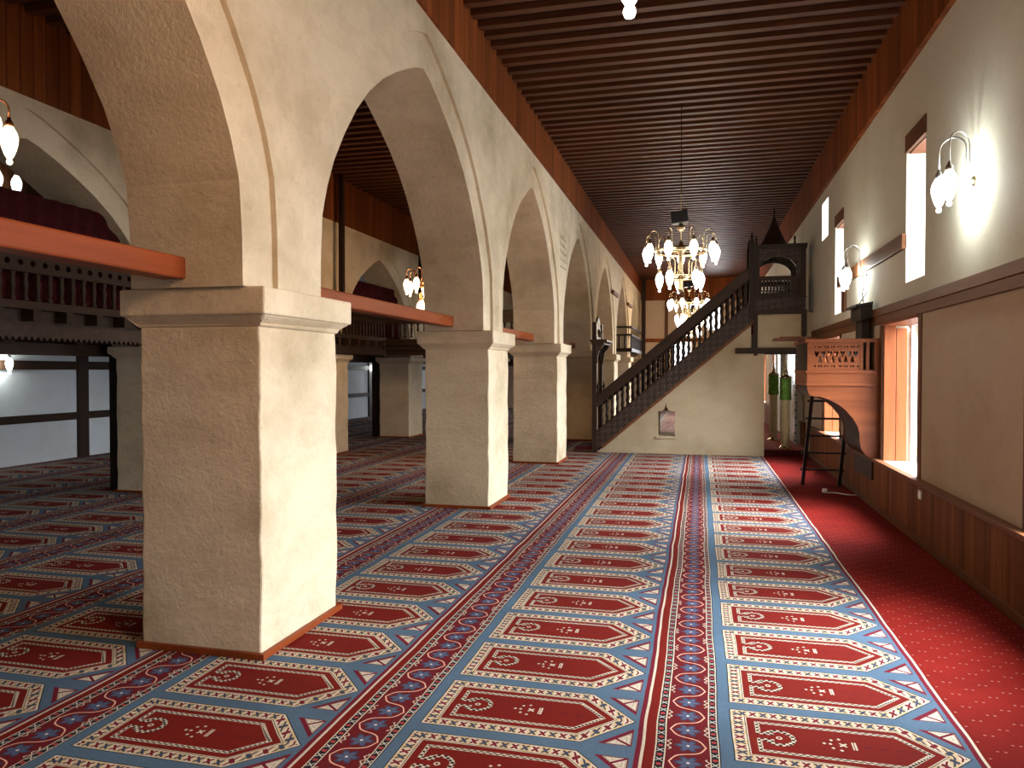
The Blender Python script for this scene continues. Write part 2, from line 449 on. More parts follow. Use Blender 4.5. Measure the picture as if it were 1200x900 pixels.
holes = [rect(a, b, *LZ) for a, b in LOWW] + [rect(a, b, c, d) for a, b, c, d in SLITS]
MB().plate(rect(YB - .3, YEND + .3, -.1, 5.7), holes, XW, XW + WT, 'YZ').build('wall_right', M['twotone'], **ST)
MB().box(XL - .3, XL, YB - .3, YEND + .3, -.1, 5.7).build('wall_left', M['wallwhite'], **ST)
MB().plate(rect(XL, XW, -.1, 5.7), [rect(*q) for q in ENDW], YEND, YEND + .35, 'XZ').build('wall_back', M['endwall'], **ST)
MB().box(XL, XW, YB - .3, YB, -.1, 5.7).build('wall_front', M['wallcream'], **ST)
ZC = 5.5
def ceiling(x0, x1, zc, y1=YEND):
    m = MB(); m.box(x0, x1, YB, y1, zc, zc + .1); m.build('ceiling', M['board'], **ST)
    m = MB(); y = YB + .1
    while y < y1:
        j = random.uniform(-.008, .008)
        m.box(x0, x1, y + j, y + .10 + j, zc - .065, zc); y += .262
    m.build('ceiling_battens', M['slat'], **ST)
ceiling(-2.40, XW, ZC); ceiling(-6.86, -3.22, ZC - .05); ceiling(XL, -7.65, ZC - .3)

PY = [-5.55, -.95, 3.79, 8.55, 12.97, 17.45, 22.0, 26.6, 31.2]       # pillar fronts
PD = .92
ARCH = [(-1.96, 2.12), (-1.955, 2.4), (-1.93, 2.7), (-1.86, 2.9), (-1.76, 3.10), (-1.6, 3.33), (-1.4, 3.57), (-1.18, 3.78), (-.92, 3.97), (-.66, 4.12), (-.38, 4.26), (-.17, 4.35), (0, 4.40)]
def arch_pts(c, half, dz=0, zs=1.0, grow=0.0):
    k = (half + grow) / 1.96; out = []
    for x, z in ARCH:
        zz = 2.12 + (z - 2.12) * (zs + grow / 2.2)
        out.append((c + x * k, zz + dz))
    return out + [(2 * c - a, b) for a, b in reversed(out[:-1])]
def arcade(x0, x1, ztop, dz, zs, name):
    """x0 < x1 : the two faces; ring round each arch sits back from both faces"""
    hs = []; rings = []
    for i in range(len(PY) - 1):
        a = PY[i] + PD - .15; b = PY[i + 1] - .11
        if i == 0: a = max(a, YB + .2)
        c = (a + b) / 2; half = (b - a) / 2
        hs.append((c, half))
    zb = 2.12 + dz
    # core wall with the arch openings
    pts = [(YB, ztop), (YB, zb)]
    for c, hf in hs: pts += arch_pts(c, hf, dz, zs)
    pts += [(YEND, zb), (YEND, ztop)]
    m = MB(); m.plate(pts, [], x0 + .035, x1 - .035, 'YZ')
    # outer skins leave the ring bare
    pts = [(YB, ztop), (YB, zb)]
    for c, hf in hs: pts += arch_pts(c, hf, dz, zs, .30)
    pts += [(YEND, zb), (YEND, ztop)]
    m.plate(pts, [], x0, x0 + .036, 'YZ'); m.plate(pts, [], x1 - .036, x1, 'YZ')
    return m.build(name, M['stone'], **ST)
arcade(-3.22, -2.42, 4.88, 0, 1.0, 'wall_arcade')
arcade(-7.65, -6.88, 4.53, -.14, .93, 'wall_arcade')
# boarded fascias between wall heads and ceilings
def trim(x0, x1, y0, y1, z0, z1, mat): return MB().box(x0, x1, y0, y1, z0, z1).build('trim_1', mat, **ST)
trim(-3.24, -2.39, YB, YEND, 4.88, 5.6, M['fascia'])
trim(-7.67, -6.85, YB, YEND, 4.53, 5.55, M['fascia'])
trim(XW - .05, XW + .01, YB, YEND, 4.76, 5.6, M['fascia'])
trim(-2.39, XW, YEND - .05, YEND + .01, 4.57, 5.6, M['fascia'])
trim(-6.86, -3.24, YEND - .05, YEND + .01, 4.5, 5.6, M['fascia'])
trim(-1.42, -1.29, YEND - .09, YEND - .001, 0, 4.57, M['timberz'])
trim(-2.39, XW, YEND - .08, YEND - .002, 2.83, 2.98, M['fascia'])
for a, b, c, d in ENDW[:1]:
    pass

# pillars
MADE = {}
def pillar(x0, x1, y, h, caph, label, cat, group, board=False):
    cx = (x0 + x1) / 2; cy = y + PD / 2; key = (x0, h)
    if key in MADE:
        o = copy_tree(MADE[key]); o.location = (cx, cy, 0); o['label'] = label
    else:
        o = thing('stone_pillar', (cx, cy, 0), label, cat, group); MADE[key] = o
        a = (x1 - x0) / 2; bb = PD / 2; zs = h - caph
        m = MB()                                               # slightly uneven hand-dressed shaft
        nz = 14; ring = []
        for k in range(nz + 1):
            z = zs * k / nz; jj = [random.uniform(-.006, .006) for _ in range(4)]
            ring += [(cx - a + jj[0], cy - bb + jj[1], z), (cx + a + jj[2], cy - bb + jj[1], z), (cx + a + jj[2], cy + bb + jj[3], z), (cx - a + jj[0], cy + bb + jj[3], z)]
        fs = [(k * 4 + i, k * 4 + (i + 1) % 4, (k + 1) * 4 + (i + 1) % 4, (k + 1) * 4 + i) for k in range(nz) for i in range(4)] + [(0, 1, 2, 3), tuple(nz * 4 + i for i in range(4))]
        m.add(ring, fs); m.build('shaft', M['stone'], o, .012)
        m = MB(); m.frust(cx, cy, zs - .005, zs + .025, a + .008, bb + .008, a + .022, bb + .022); m.frust(cx, cy, zs + .025, zs + .06, a + .022, bb + .022, a + .07, bb + .07)
        m.box(cx - a - .078, cx + a + .078, cy - bb - .078, cy + bb + .078, zs + .06, h)
        m.build('capital', M['stone'], o, .012)
        m = MB(); t = .025; A = a + t; B = bb + t
        m.box(cx - A, cx + A, cy - B, cy - bb + .0, 0, .035); m.box(cx - A, cx + A, cy + bb, cy + B, 0, .035)
        m.box(cx - A, cx - a, cy - bb, cy + bb, 0, .035); m.box(cx + a, cx + A, cy - bb, cy + bb, 0, .035)
        m.build('base_board', M['beam'], o)
    return o
G1 = 'stone pillars of the near arcade'; G2 = 'stone pillars of the far arcade'
ords = ['cream stone pillar behind the viewer of the near arcade', 'stone pillar beside the viewer of the near arcade', 'large cream stone pillar in the left foreground, nearest of the near arcade',
        'second cream stone pillar of the near arcade, with a warm brown front', 'third cream stone pillar of the near arcade, left of the stair post',
        'stone pillar just behind the carved stair gate post', 'stone pillar seen over the lower stair rail', 'far stone pillar of the near arcade beside the rear balcony', 'farthest stone pillar of the near arcade at the end wall']
for i, y in enumerate(PY):
    if i in (2, 3, 4, 5, 6, 7): pillar(-3.22, -2.42, y, 2.12, .215, ords[i], 'pillar', G1)
o2 = {2: 'far arcade pillar hidden at left behind the large foreground pillar', 3: 'shaded stone pillar under the gallery just left of the large foreground pillar', 4: 'slim lit edge of stone pillar right behind the large foreground pillar',
      5: 'dark stone pillar under the gallery with a paler right face, between first and second near pillars', 6: 'distant stone pillar under the far gallery', 7: 'farthest pillar of the far arcade'}
for i in (3, 4, 5, 6): pillar(-7.65, -6.88, PY[i] if i != 5 else 17.15, 1.97, .16, o2[i], 'pillar', G2)

# tie beams at the springing of each arch
tl = ['orange varnished tie beam across the nearest arch at upper left', 'orange varnished tie beam between first and second pillars', 'short-looking tie beam between second and third pillars',
      'tie beam between third pillar and the stair post', 'tie beam behind the stair gate', 'far tie beam near the rear balcony']
for i, lab in zip(range(1, 6), tl):
    a = PY[i] + PD - .17; b = PY[i + 1] - .02 + .05
    m = MB(); m.box(-2.975, -2.82, a, b, 2.165, 2.29)
    tag(m.build('tie_beam', M['beam'], None, .012), lab, 'beam', 'tie beams of the near arcade')

# ------------------------------------------------------------------ right wall: timbers, wainscot, windows
def wt(y0, y1, z0, z1, mat=M['timber'], d=.035): return MB().box(XW - d, XW + .01, y0, y1, z0, z1).build('trim_2', mat, None, .004, **ST)
wt(YB, 15.1, 2.20, 2.29, d=.03); wt(YB, 15.1, 2.29, 2.385, d=.045)
wt(16.1, YEND, 2.20, 2.29, d=.03)
wt(8.62, 12.45, 2.92, 3.08, d=.04); wt(11.85, 12.10, 2.52, 2.92, M['timberz'], .036)
for a, b in LOWW:
    for y in (a - .11, b): wt(y, y + .11, .55, 2.2, M['timberz'], .012)
for y in (-2.6, 2.4, 6.7): pass
# wainscot with cap and skirting
segs = [(YB, 15.1), (16.1, YEND)]
for a, b in segs:
    MB().box(XW - .06, XW, a, b, 0, .56).build('baseboard_right', M['wains'], **ST)
    m = MB(); m.box(XW - .085, XW - .0, a, b, .56, .60); m.build('baseboard_right', M['timber'], None, .004, **ST)
    m = MB(); m.box(XW - .078, XW - .06, a, b, .004, .075); m.build('baseboard_right', M['timber'], None, .004, **ST)
n = 0
for a, b in LOWW:
    n += 1
    w_ = bpy.data.objects.new('window_%d' % n, None); COL.objects.link(w_); w_.location = (XW, (a + b) / 2, LZ[0]); w_['kind'] = 'structure'
    x = XW + .30
    m = MB()
    for (p, q, r, s) in ((a, a + .03, LZ[0], LZ[1]), (b - .03, b, LZ[0], LZ[1]), (a, b, LZ[0], LZ[0] + .03), (a, b, LZ[1] - .03, LZ[1]), ((a + b) / 2 - .02, (a + b) / 2 + .02, LZ[0], LZ[1])): m.box(x, x + .04, p, q, r, s)
    m.build('window_frame', M['white'], w_)
    MB().box(x + .02, x + .026, a + .05, b - .05, LZ[0] + .04, LZ[1] - .04).build('pane', M['glass'], w_)
    MB().box(XW - .06, x, a, b, LZ[0], LZ[0] + .03).build('window_sill', M['white'], w_)
    MB().box(XW - .02, x, a, b, LZ[1] - .03, LZ[1]).build('soffit_board', M['orangez'], w_)
    for (y0, y1) in ((b - .035, b),):                           # shutters folded back into the far reveal
        MB().box(XW + .01, XW + .135, y0, y1, LZ[0] + .03, LZ[1] - .03).build('shutter', M['orangez'], w_, .003)
        MB().box(XW + .140, XW + .255, y0, y1, LZ[0] + .03, LZ[1] - .06).build('shutter', M['orangez'], w_, .003)
for a, b, c, d in SLITS:
    n += 1
    w_ = bpy.data.objects.new('window_%d' % n, None); COL.objects.link(w_); w_.location = (XW, (a + b) / 2, c); w_['kind'] = 'structure'
    x = XW + .30
    m = MB()
    for (p, q, r, s) in ((a, a + .04, c, d), (b - .04, b, c, d), (a, b, c, c + .04), (a, b, d - .04, d)): m.box(x, x + .04, p, q, r, s)
    m.build('window_frame', M['white'], w_)
    MB().box(x + .015, x + .021, a + .03, b - .03, c + .03, d - .03).build('pane', M['glass'], w_)
    if d < 4.2:
        MB().box(XW - .012, XW + .03, a - .02, b + .02, d - .02, d + .16).build('lintel', M['timber'], w_)
        MB().box(XW + .03, x, a, b, d - .03, d).build('soffit_board', M['orange'], w_)

# left wall timber frame
for z0, z1 in ((.72, .86), (1.66, 1.82)): MB().box(XL, XL + .05, YB, YEND, z0, z1).build('trim_3', M['gal'], **ST)
y = 2.15
while y < YEND:
    MB().box(XL, XL + .06, y, y + .24, 0, 5.2).build('trim_4', M['darkz'], **ST); y += 3.23
MB().box(XL, XL + .05, YB, YEND, 3.15, 3.3).build('trim_3', M['timber'], **ST)

# ------------------------------------------------------------------ lamps
TUL = [(r * .88, z * .93) for r, z in [(.012, 0), (.022, -.008), (.034, -.02), (.056, -.06), (.066, -.10), (.064, -.14), (.052, -.19), (.036, -.235), (.020, -.262), (.012, -.268), (.020, -.276), (.024, -.290), (.018, -.306), (.004, -.312)]]
def goose(p0, p1, h):
    """tube from p0 rising, arching over to p1 (both at given points)"""
    p0 = Vector(p0); p1 = Vector(p1); pts = [p0]; top = max(p0.z, p1.z) + h
    r = (p1 - p0); r.z = 0; mid = (p0 + p1) / 2; R = r.length / 2
    zc = top - R
    pts.append(Vector((p0.x, p0.y, (p0.z + zc) / 2)))
    for k in range(11):
        a = PI * k / 10; q = mid - r.normalized() * R * math.cos(a); pts.append(Vector((q.x, q.y, zc + R * math.sin(a))))
    pts.append(p1); return pts
def lamp_arm(root, base, tip, metal, bulb, h=.1):
    arm = MB().tube(goose(base, tip, h), .0075, 6).build('lamp_arm', metal, root)
    MB().lathe(tip, [(.007, .0), (.014, -.005), (.014, -.02), (.026, -.035), (.032, -.06), (.028, -.068)], 12).build('socket', metal, arm)
    MB().lathe((tip[0], tip[1], tip[2] - .055), TUL, 16).build('glass_shade', bulb, arm)
def chandelier(label, metal, bulb, group, rodlen=2.64):
    o = thing('chandelier', (0, 0, 0), label, 'chandelier', group)
    # local origin = bottom centre of lower ring
    MB().tube([(0, 0, .02), (0, 0, rodlen)], .008, 6).build('rod', metal, o)
    m = MB(); m.lathe((0, 0, 0), [(.01, -.10), (.03, -.085), (.045, -.05), (.03, -.02), (.03, .10), (.05, .16), (.03, .22), (.03, .46), (.06, .50), (.06, .56), (.03, .62), (.012, .66)], 14); m.build('stem', metal, o)
    for (R, z, nl, rt, ph) in ((.36, .50, 9, .50, .2), (.17, .12, 5, .31, .45)):
        m = MB(); m.torus((0, 0, z), R, .014, 36, 8, 2.2)
        for k in range(4):
            a = PI / 2 * k + .4; m.tube([(0, 0, z), (R * math.cos(a), R * math.sin(a), z)], .008, 6)
        m.build('ring', metal, o)
        for k in range(nl):
            a = 2 * PI * k / nl + ph; c, s = math.cos(a), math.sin(a)
            lamp_arm(o, (R * c, R * s, z), (rt * c, rt * s, z + .15), metal, bulb, .12)
    m = MB(); m.box(-.14, .10, -.09, .09, .90, 1.07, Matrix.Rotation(-.12, 3, 'Y')); m.build('winch_box', M['black'], o, .01)
    MB().lathe((0, 0, .78), [(.01, 0), (.045, .015), (.062, .05), (.058, .08), (.02, .12)], 14).build('bowl', metal, o)
    return o
c1 = chandelier('two-tier brass chandelier with a black box on its rod, nearest fully visible one', M['brass'], M['bulb'], 'chandeliers of the right aisle')
ZCH = 2.86
c1.location = (-.27, 11.1, ZCH)
point('chandelier_light', (-.27, 11.1, ZCH + .2), P_MAIN, NEUT, .3)
for (y, lab) in ((2.10, 'chandelier overhead, only one glass tip showing at the top edge'), (19.6, 'second lit chandelier in the right aisle, low behind the stair rail'), (27.2, 'farthest lit chandelier seen between the stair balusters')):
    c = copy_tree(c1); c.location = (-.27, y, ZCH); c['label'] = lab
    if y < 5: c.rotation_euler.z = PI / 2 - .45; c.location.x = -.22; c.location.z = ZCH - .025
    point('chandelier_light', (-.27, y, ZCH + .2), 190 if y < 5 else (100 if y < 25 else 380), (1, .60, .33) if y < 5 else NEUT, .3)
c2 = chandelier('copper chandelier with warm tulip shades hanging over the orange tie beam in the middle aisle', M['copper'], M['bulbwarm'], 'chandeliers of the middle aisle', 2.74)
c2.location = (-4.62, 12.75, 2.68); point('chandelier_light', (-4.62, 12.75, 2.9), P_MID, WARM, .3)
for (x, y, z, lab) in ((-5.19, 4.05, 2.84, 'copper chandelier cut by the left edge of the picture'), (-4.7, 22, 2.75, 'warm chandelier in the far middle aisle')):
    c = copy_tree(c2); c.location = (x, y, z); c['label'] = lab
    point('chandelier_light', (x, y, z + .2), (13 if y < 5 else 60), WARM, .3)
def sconce(x, y, z, sgn, label, group, power=P_SCONCE, col=COOL):
    """sgn: direction away from the wall along X"""
    o = thing('wall_sconce', (x, y, z), label, 'wall lamp', group)
    m = MB(); m.lathe((x, y, z), [(.001, 0), (.045, .0), (.045, .01), (.02, .03), (.01, .035)], 14, True, (sgn, 0, 0)); m.build('wall_plate', M['brass'], o)
    for dy in (-.14, .12):
        m = MB(); b0 = (x + sgn * .03, y, z); p = goose((x + sgn * .05, y + dy * .3, z), (x + sgn * .22, y + dy, z + .13), .24)
        arm = MB().tube([b0] + p, .007, 6).build('lamp_arm', M['steel'], o)
        t = (x + sgn * .22, y + dy, z + .13)
        MB().lathe(t, [(.007, .0), (.014, -.005), (.014, -.02), (.026, -.035), (.032, -.06), (.028, -.068)], 12).build('socket', M['steel'], arm)
        MB().lathe((t[0], t[1], t[2] - .055), TUL, 16).build('glass_shade', M['bulb'], arm)
    point('sconce_light', (x + sgn * .16, y, z - .02), power, col, .08)
    return o
sconce(XW, 6.6, 3.13, -1, 'twin-arm wall lamp on the right wall nearest the viewer, right of the tall slit window', 'wall lamps on the right wall')
sconce(XW, 10.72, 2.92, -1, 'twin-arm wall lamp on the right wall above the carved timber, beyond the tall slit window', 'wall lamps on the right wall')
sconce(XL, 10.1, 1.80, 1, 'wall lamp glowing under the gallery at the far left', 'wall lamps on the left wall', 22)
sconce(XL, 25.2, 1.75, 1, 'distant wall lamp under the gallery between the first two pillars', 'wall lamps on the left wall', 22)
sconce(XL, 24.0, 3.75, 1, 'small wall lamp over the gallery seen through the far arch', 'wall lamps on the left wall', 14)

sconce(-8.40, 7.42, 3.98, 1, 'small twin lamp on the dark gallery partition behind the upper left arch', 'wall lamps on the gallery partition', 5, WARM)

# ------------------------------------------------------------------ stepped pulpit (minbar)
YN, YF = 15.1, 16.0                       # near and far side
SL = .855       # stair slope
def zline(x): return .125 + (x + 1.86) * SL
mb = thing('minbar', (-.4, YN + .45, 0), 'tall stone-sided mosque pulpit with dark carved stair rail and pointed canopy', 'pulpit')
nic = [(-.80, .35), (-.47, .35), (-.47, .84), (-.54, .84), (-.60, .87), (-.63, .92), (-.645, 1.02), (-.66, .92), (-.69, .87), (-.74, .84), (-.80, .84)]
m = MB(); m.plate([(-2.03, 0), (1.2, 0), (1.2, 1.98), (.95, 1.98), (.95, 2.53), (-2.0, .01)], [nic], YN, YF, 'XZ'); m.build('side_wall', M['ashlar'], mb)
m = MB(); fr = [(-.845, .30), (-.425, .30), (-.425, .345), (-.845, .345)]; m.plate(fr, [], YN - .02, YN + .05); m.build('niche_sill', M['ashlar'], mb)
MB().box(1.0, XW, YN + .04, YN + .16, 2.06, 2.74).build('upper_panel', M['ashlar'], mb)
MB().box(1.0, XW, YF - .16, YF - .04, 2.06, 2.74).build('upper_panel', M['ashlar'], mb)
m = MB(); m.box(.66, XW, YN - .04, YN + .10, 1.97, 2.08); m.build('lintel_beam', M['darkz'], mb, .004)
m = MB(); m.box(.66, XW, YF - .10, YF + .04, 1.97, 2.08); m.build('lintel_beam', M['darkz'], mb, .004)
for (x0, x1) in ((1.0, 1.07), (1.86, 1.95)):
    MB().box(x0, x1, YN - .03, YN + .06, 1.93 if x0 < 1.5 else 2.08, 2.74).build('upright', M['darkz'], mb)
def sloped(x0, x1, dz0, dz1, y0, y1):
    m = MB(); vs = [(x, y, zline(x) + d) for x in (x0, x1) for y in (y0, y1) for d in (dz0, dz1)]
    return m.add(vs, [(0, 1, 3, 2), (4, 6, 7, 5), (0, 4, 5, 1), (2, 3, 7, 6), (0, 2, 6, 4), (1, 5, 7, 3)])
XS0, XS1 = -2.0, 1.0
for (y0, y1) in ((YN - .06, YN + .02), (YF - .02, YF + .06)):
    sloped(XS0 + .1, XS1, -.02, .045, y0 + .012, y1 - .012).build('red_edging', M['timber'], mb)
    st = sloped(XS0, XS1, .045, .42, y0, y1).build('stringer', M['carved'], mb)
    sloped(XS0, XS1, .40, .44, y0 - .015, y1 + .015).build('moulding', M['dark'], st)
    hr = sloped(XS0, XS1, .90, 1.11, y0 - .005, y1 + .005).build('handrail', M['dark'], mb)
    sloped(XS0, XS1, 1.09, 1.14, y0 - .02, y1 + .02).build('moulding', M['darkz'], hr)
BAL = [(.030, -.01), (.030, .05), (.016, .06), (.022, .09), (.034, .14), (.022, .20), (.016, .225), (.028, .24), (.016, .255), (.022, .28), (.034, .34), (.022, .40), (.016, .42), (.030, .43), (.030, .48)]
bm_ = None; nb = 28
for side, yy in enumerate(((YN - .02), (YF + .02))):
    for k in range(nb):
        x = XS0 + .09 + (XS1 - XS0 - .14) * k / (nb - 1)
        if bm_ is None:
            bm_ = MB().lathe((x, yy, zline(x) + .43), BAL, 8).build('baluster', M['darkz'], mb); bx0 = (x, yy, zline(x))
        else:
            c = bm_.copy(); c.location = (x - bx0[0], yy - bx0[1], zline(x) - bx0[2]); COL.objects.link(c)
# steps
m = MB(); ns = 13
for k in range(ns):
    x0 = -1.98 + (2.95) * k / ns; z1 = .2 + (2.62 - .2) * k / (ns - 1)
    m.box(x0, x0 + 2.95 / ns + .02, YN + .02, YF - .02, max(.02, z1 - .25), z1)
m.build('steps', M['redcloth'], mb)
MB().box(-2.45, -2.05, YN - .05, YF + .05, 0, .11).build('front_step', M['redcloth'], mb)
MB().box(-2.47, -2.05, YN - .07, YF + .07, 0, .05).build('step_edge', M['dark'], mb)
# gate
g = MB()
g.box(-2.10, -2.01, YN - .08, YN + .04, 0, 2.62); g.build('gate_post', M['darkz'], mb, .005)
MB().box(-2.10, -2.01, YF - .04, YF + .08, 0, 2.62).build('gate_post', M['darkz'], mb, .005)
cr = [(YN - .08, 2.24), (YF + .08, 2.24)]
top = []
for k in range(25):
    t = k / 24; y = YF + .08 - (YF - YN + .16) * t; s_ = math.sin(PI * t); top.append((y, 2.32 + .40 * s_ ** 1.5 + (.04 if k % 2 else 0)))
MB().plate(cr + top, [[(YN + .2 + .28 * (1 + math.cos(a)), 2.42 + .09 * math.sin(a)) for a in [2 * PI * j / 12 for j in range(12)]]], -2.075, -2.035, 'YZ').build('gate_crown', M['carved'], mb)
m = MB(); m.box(-2.14, -1.80, YN - .10, YF + .10, 2.22, 2.27); m.box(-2.12, -1.86, YN - .09, YF + .09, 2.17, 2.22); m.build('cornice', M['dark'], mb, .004)
for yy in (YN - .06, YF):
    br = [(-2.01, 2.17), (-1.86, 2.17), (-1.90, 2.10), (-1.96, 2.04), (-1.98, 1.95), (-1.99, 1.80), (-2.01, 1.78)]
    MB().plate(br, [], yy, yy + .05).build('bracket', M['carved'], mb)
ar = [(YN + .04, 2.17), (YN + .04, 1.75)] + [(YN + .45 - .40 * math.cos(a), 1.75 + .33 * math.sin(a)) for a in [PI * j / 12 for j in range(13)]] + [(YF - .04, 1.75), (YF - .04, 2.17)]
MB().plate(ar, [], -2.07, -2.04, 'YZ').build('gate_arch', M['carved'], mb)
for yy in (YN - .02, YF + .02):          # turned newel inside the gate
    MB().lathe((-1.985, yy, 1.02), [(.02, 0), (.03, .04), (.018, .09), (.032, .14), (.02, .20), (.012, .24), (.028, .30), (.016, .34), (.006, .40)], 12).build('finial', M['darkz'], mb)
# canopy
KX0, KX1 = 1.0, 1.93
MB().box(KX0 - .02, KX1 + .02, YN - .06, YF + .06, 2.72, 2.80).build('platform_edge', M['dark'], mb, .004)
MB().box(KX0, KX1, YN - .04, YF + .04, 2.80, 3.02).build('platform_frieze', M['carved'], mb)
MB().box(KX0 - .01, KX1 + .01, YN - .055, YF + .055, 3.02, 3.06).build('platform_moulding', M['dark'], mb, .004)
for x in (KX0, KX1 - .10):
    for y in (YN - .045, YF - .055):
        MB().box(x, x + .10, y, y + .10, 3.06, 4.02).build('canopy_post', M['darkz'], mb, .004)
def rail_holes(a, b):
    hs = []; n = 9
    for k in range(n):
        c = a + (b - a) * (k + .5) / n
        hs.append([(c - .024, 3.25), (c - .010, 3.27), (c + .010, 3.27), (c + .024, 3.25), (c + .024, 3.33), (c, 3.36), (c - .024, 3.33)])
        hs.append([(c - .020, 3.12), (c + .020, 3.12), (c + .020, 3.16), (c + .008, 3.20), (c + .012, 3.24), (c - .012, 3.24), (c - .008, 3.20), (c - .020, 3.16)])
    return hs
for y in (YN - .02, YF - .02):
    MB().plate(rect(KX0 + .09, KX1 - .09, 3.06, 3.40), rail_holes(KX0 + .12, KX1 - .26), y, y + .04).build('openwork_panel', M['dark'], mb)
    MB().box(KX0 + .09, KX1 - .09, y - .02, y + .06, 3.40, 3.44).build('canopy_rail', M['dark'], mb)
    a = [(KX0 + .09, 3.95), (KX0 + .09, 3.60)]
    cx = 1.42
    a += [(cx - .34 * math.cos(t), 3.56 + (.25 * math.sin(t))) for t in [PI * j / 16 for j in range(17)]]
    a += [(cx + .34, 3.44), (KX1 - .09, 3.44), (KX1 - .09, 3.95)]
    MB().plate(a, [], y, y + .035).build('canopy_arch', M['carved'], mb)
MB().plate(rect(YN + .05, YF - .05, 3.06, 3.44), [], KX1 - .07, KX1 - .03, 'YZ').build('side_panel', M['dark'], mb)
m = MB(); m.box(KX0 - .02, KX1 + .02, YN - .06, YF + .06, 3.95, 4.03); m.box(KX0 - .035, KX1 + .03, YN - .075, YF + .075, 4.02, 4.04); m.build('entablature', M['dark'], mb, .004)
MB().lathe((1.40, YN + .45, 4.06), [(.29, -.03), (.27, .02), (.19, .16), (.12, .32), (.055, .48), (.02, .60), (.012, .64)], 8, False).build('spire', M['darkz'], mb)
MB().lathe((1.40, YN + .45, 4.70), [(.012, 0), (.03, .03), (.012, .06), (.022, .09), (.006, .13), (.006, .16), (.001, .20)], 10).build('spire_finial', M['darkz'], mb)
for x in (KX0 + .04, KX1 - .2):
    for y in (YN, YF): MB().lathe((x, y, 4.04), [(.012, 0), (.026, .03), (.012, .07), (.028, .10), (.02, .13), (.004, .17)], 10).build('corner_finial', M['darkz'], mb)

for y in (YN - .07, YF - .03):
    np_ = MB().box(KX0 - .085, KX0 + .005, y, y + .10, 2.62, 4.10).build('newel_post', M['darkz'], mb, .004)
    MB().lathe((KX0 - .04, y + .05, 4.10), [(.03, 0), (.045, .03), (.02, .06), (.038, .10), (.03, .13), (.005, .20)], 10).build('finial', M['darkz'], np_)
# timber stubs and worn carved inscription on the near arcade wall
for y, z in ((21.3, 3.87), (25.9, 3.92)):
    m = MB(); m.box(-2.43, -2.36, y, y + 1.3, z - .05, z + .05); m.build('trim_5', M['timber'], **ST)
m = MB(); random.seed(3)
for r_ in range(5):
    z = 4.02 - r_ * .13; y = 13.22
    while y < 13.85:
        l = random.uniform(.04, .12); m.box(-2.424, -2.416, y, y + l, z, z + .022)
        if random.random() < .6: m.box(-2.424, -2.416, y, y + .02, z, z + random.uniform(.04, .08))
        y += l + .03
tag(m.build('carved_inscription', M['ashlar']), 'small worn inscription in short rows high on the cream arcade wall', 'inscription')
# red step, candles and mihrab behind
o = MB().box(1.205, XW - .065, 15.22, 19.4, .004, .12).build('carpeted_step', M['steprug']); tag(o, 'low red carpeted platform in the passage under the pulpit canopy', 'platform')
tag(MB().box(1.205, XW - .065, 15.17, 15.22, .004, .125).build('step_nosing', M['redcloth']), 'dark red front edge of the carpeted platform', 'step edge')
def candle(x, y, h, label):
    o = thing('mosque_candle', (x, y, .12), label, 'candle', 'great candles before the prayer niche')
    MB().lathe((x, y, .12), [(.12, 0), (.12, .015), (.095, .03), (.085, .06)], 18).build('foot', M['brass'], o)
    MB().lathe((x, y, .17), [(.08, 0), (.083, .3), (.080, .6), (.086, .95), (.086, h - .40)], 18).build('candle_body', M['wax'], o)
    z = h - .33
    MB().lathe((x, y, z - .05), [(.088, 0), (.112, .01), (.108, .10), (.102, .20), (.110, .22), (.106, .30), (.108, .42), (.105, .43)], 18).build('velvet_cover', M['green'], o)
    MB().lathe((x, y, z + .38), [(.115, 0), (.12, .02), (.10, .03), (.05, .05), (.035, .09), (.05, .11), (.035, .13), (.012, .18), (.018, .21), (.004, .30)], 18).build('brass_cap', M['brass'], o)
    return o
candle(1.625, 15.5, 1.45, 'tall candle with green velvet top, right and nearer of the two')
candle(1.565, 17.3, 1.50, 'tall candle with green velvet top, left and farther of the two')
mi = thing('mihrab', (XW - .1, 18.4, .12), 'pale marble prayer niche with blue tiled border on the right wall beyond the pulpit', 'prayer niche')
MB().plate(rect(16.5, 20.9, .12, 3.6), [[(17.7, .12), (19.7, .12), (19.7, 2.0), (19.4, 2.5), (18.7, 2.9), (18.0, 2.5), (17.7, 2.0)]], XW - .14, XW - .005, 'YZ').build('marble_face', M['marble'], mi)
for a, b in ((20.5, 20.9), (16.5, 16.8)): MB().box(XW - .17, XW - .13, a, b, .12, 3.6).build('tile_border', M['tile'], mi)
MB().box(XW - .03, XW - .005, 17.7, 19.7, .12, 2.9).build('niche_back', M['marble'], mi)
MB().box(XW - .26, XW - .13, 16.5, 20.9, 3.6, 3.75).build('cornice', M['marble'], mi)

# ------------------------------------------------------------------ preacher's balcony (kursu) on the right wall
KY0, KY1 = 9.74, 10.8
ku = thing('preaching_balcony', (XW, 10.25, 0), 'orange wooden preaching balcony with pierced rail and S-curved bracket on the right wall', 'balcony')
body = [(2.08, 1.47), (1.27, 1.47), (1.27, 1.425), (1.285, 1.38), (1.30, 1.345), (1.34, 1.335), (1.42, 1.33), (1.52, 1.295), (1.62, 1.24), (1.71, 1.17), (1.79, 1.07), (1.845, .97), (1.865, .88), (1.865, .80), (1.885, .70), (1.935, .63), (1.99, .59), (2.045, .57), (2.08, .57)]
MB().plate(body, [], KY0, KY0 + .05).build('bracket_panel', M['orange'], ku)
MB().plate([(x + (.01 if x < 2.07 else 0), z) for x, z in body], [], KY0 + .05, KY1 - .05).build('curved_soffit', M['dark'], ku)
MB().plate(body, [], KY1 - .05, KY1).build('bracket_panel', M['orange'], ku)
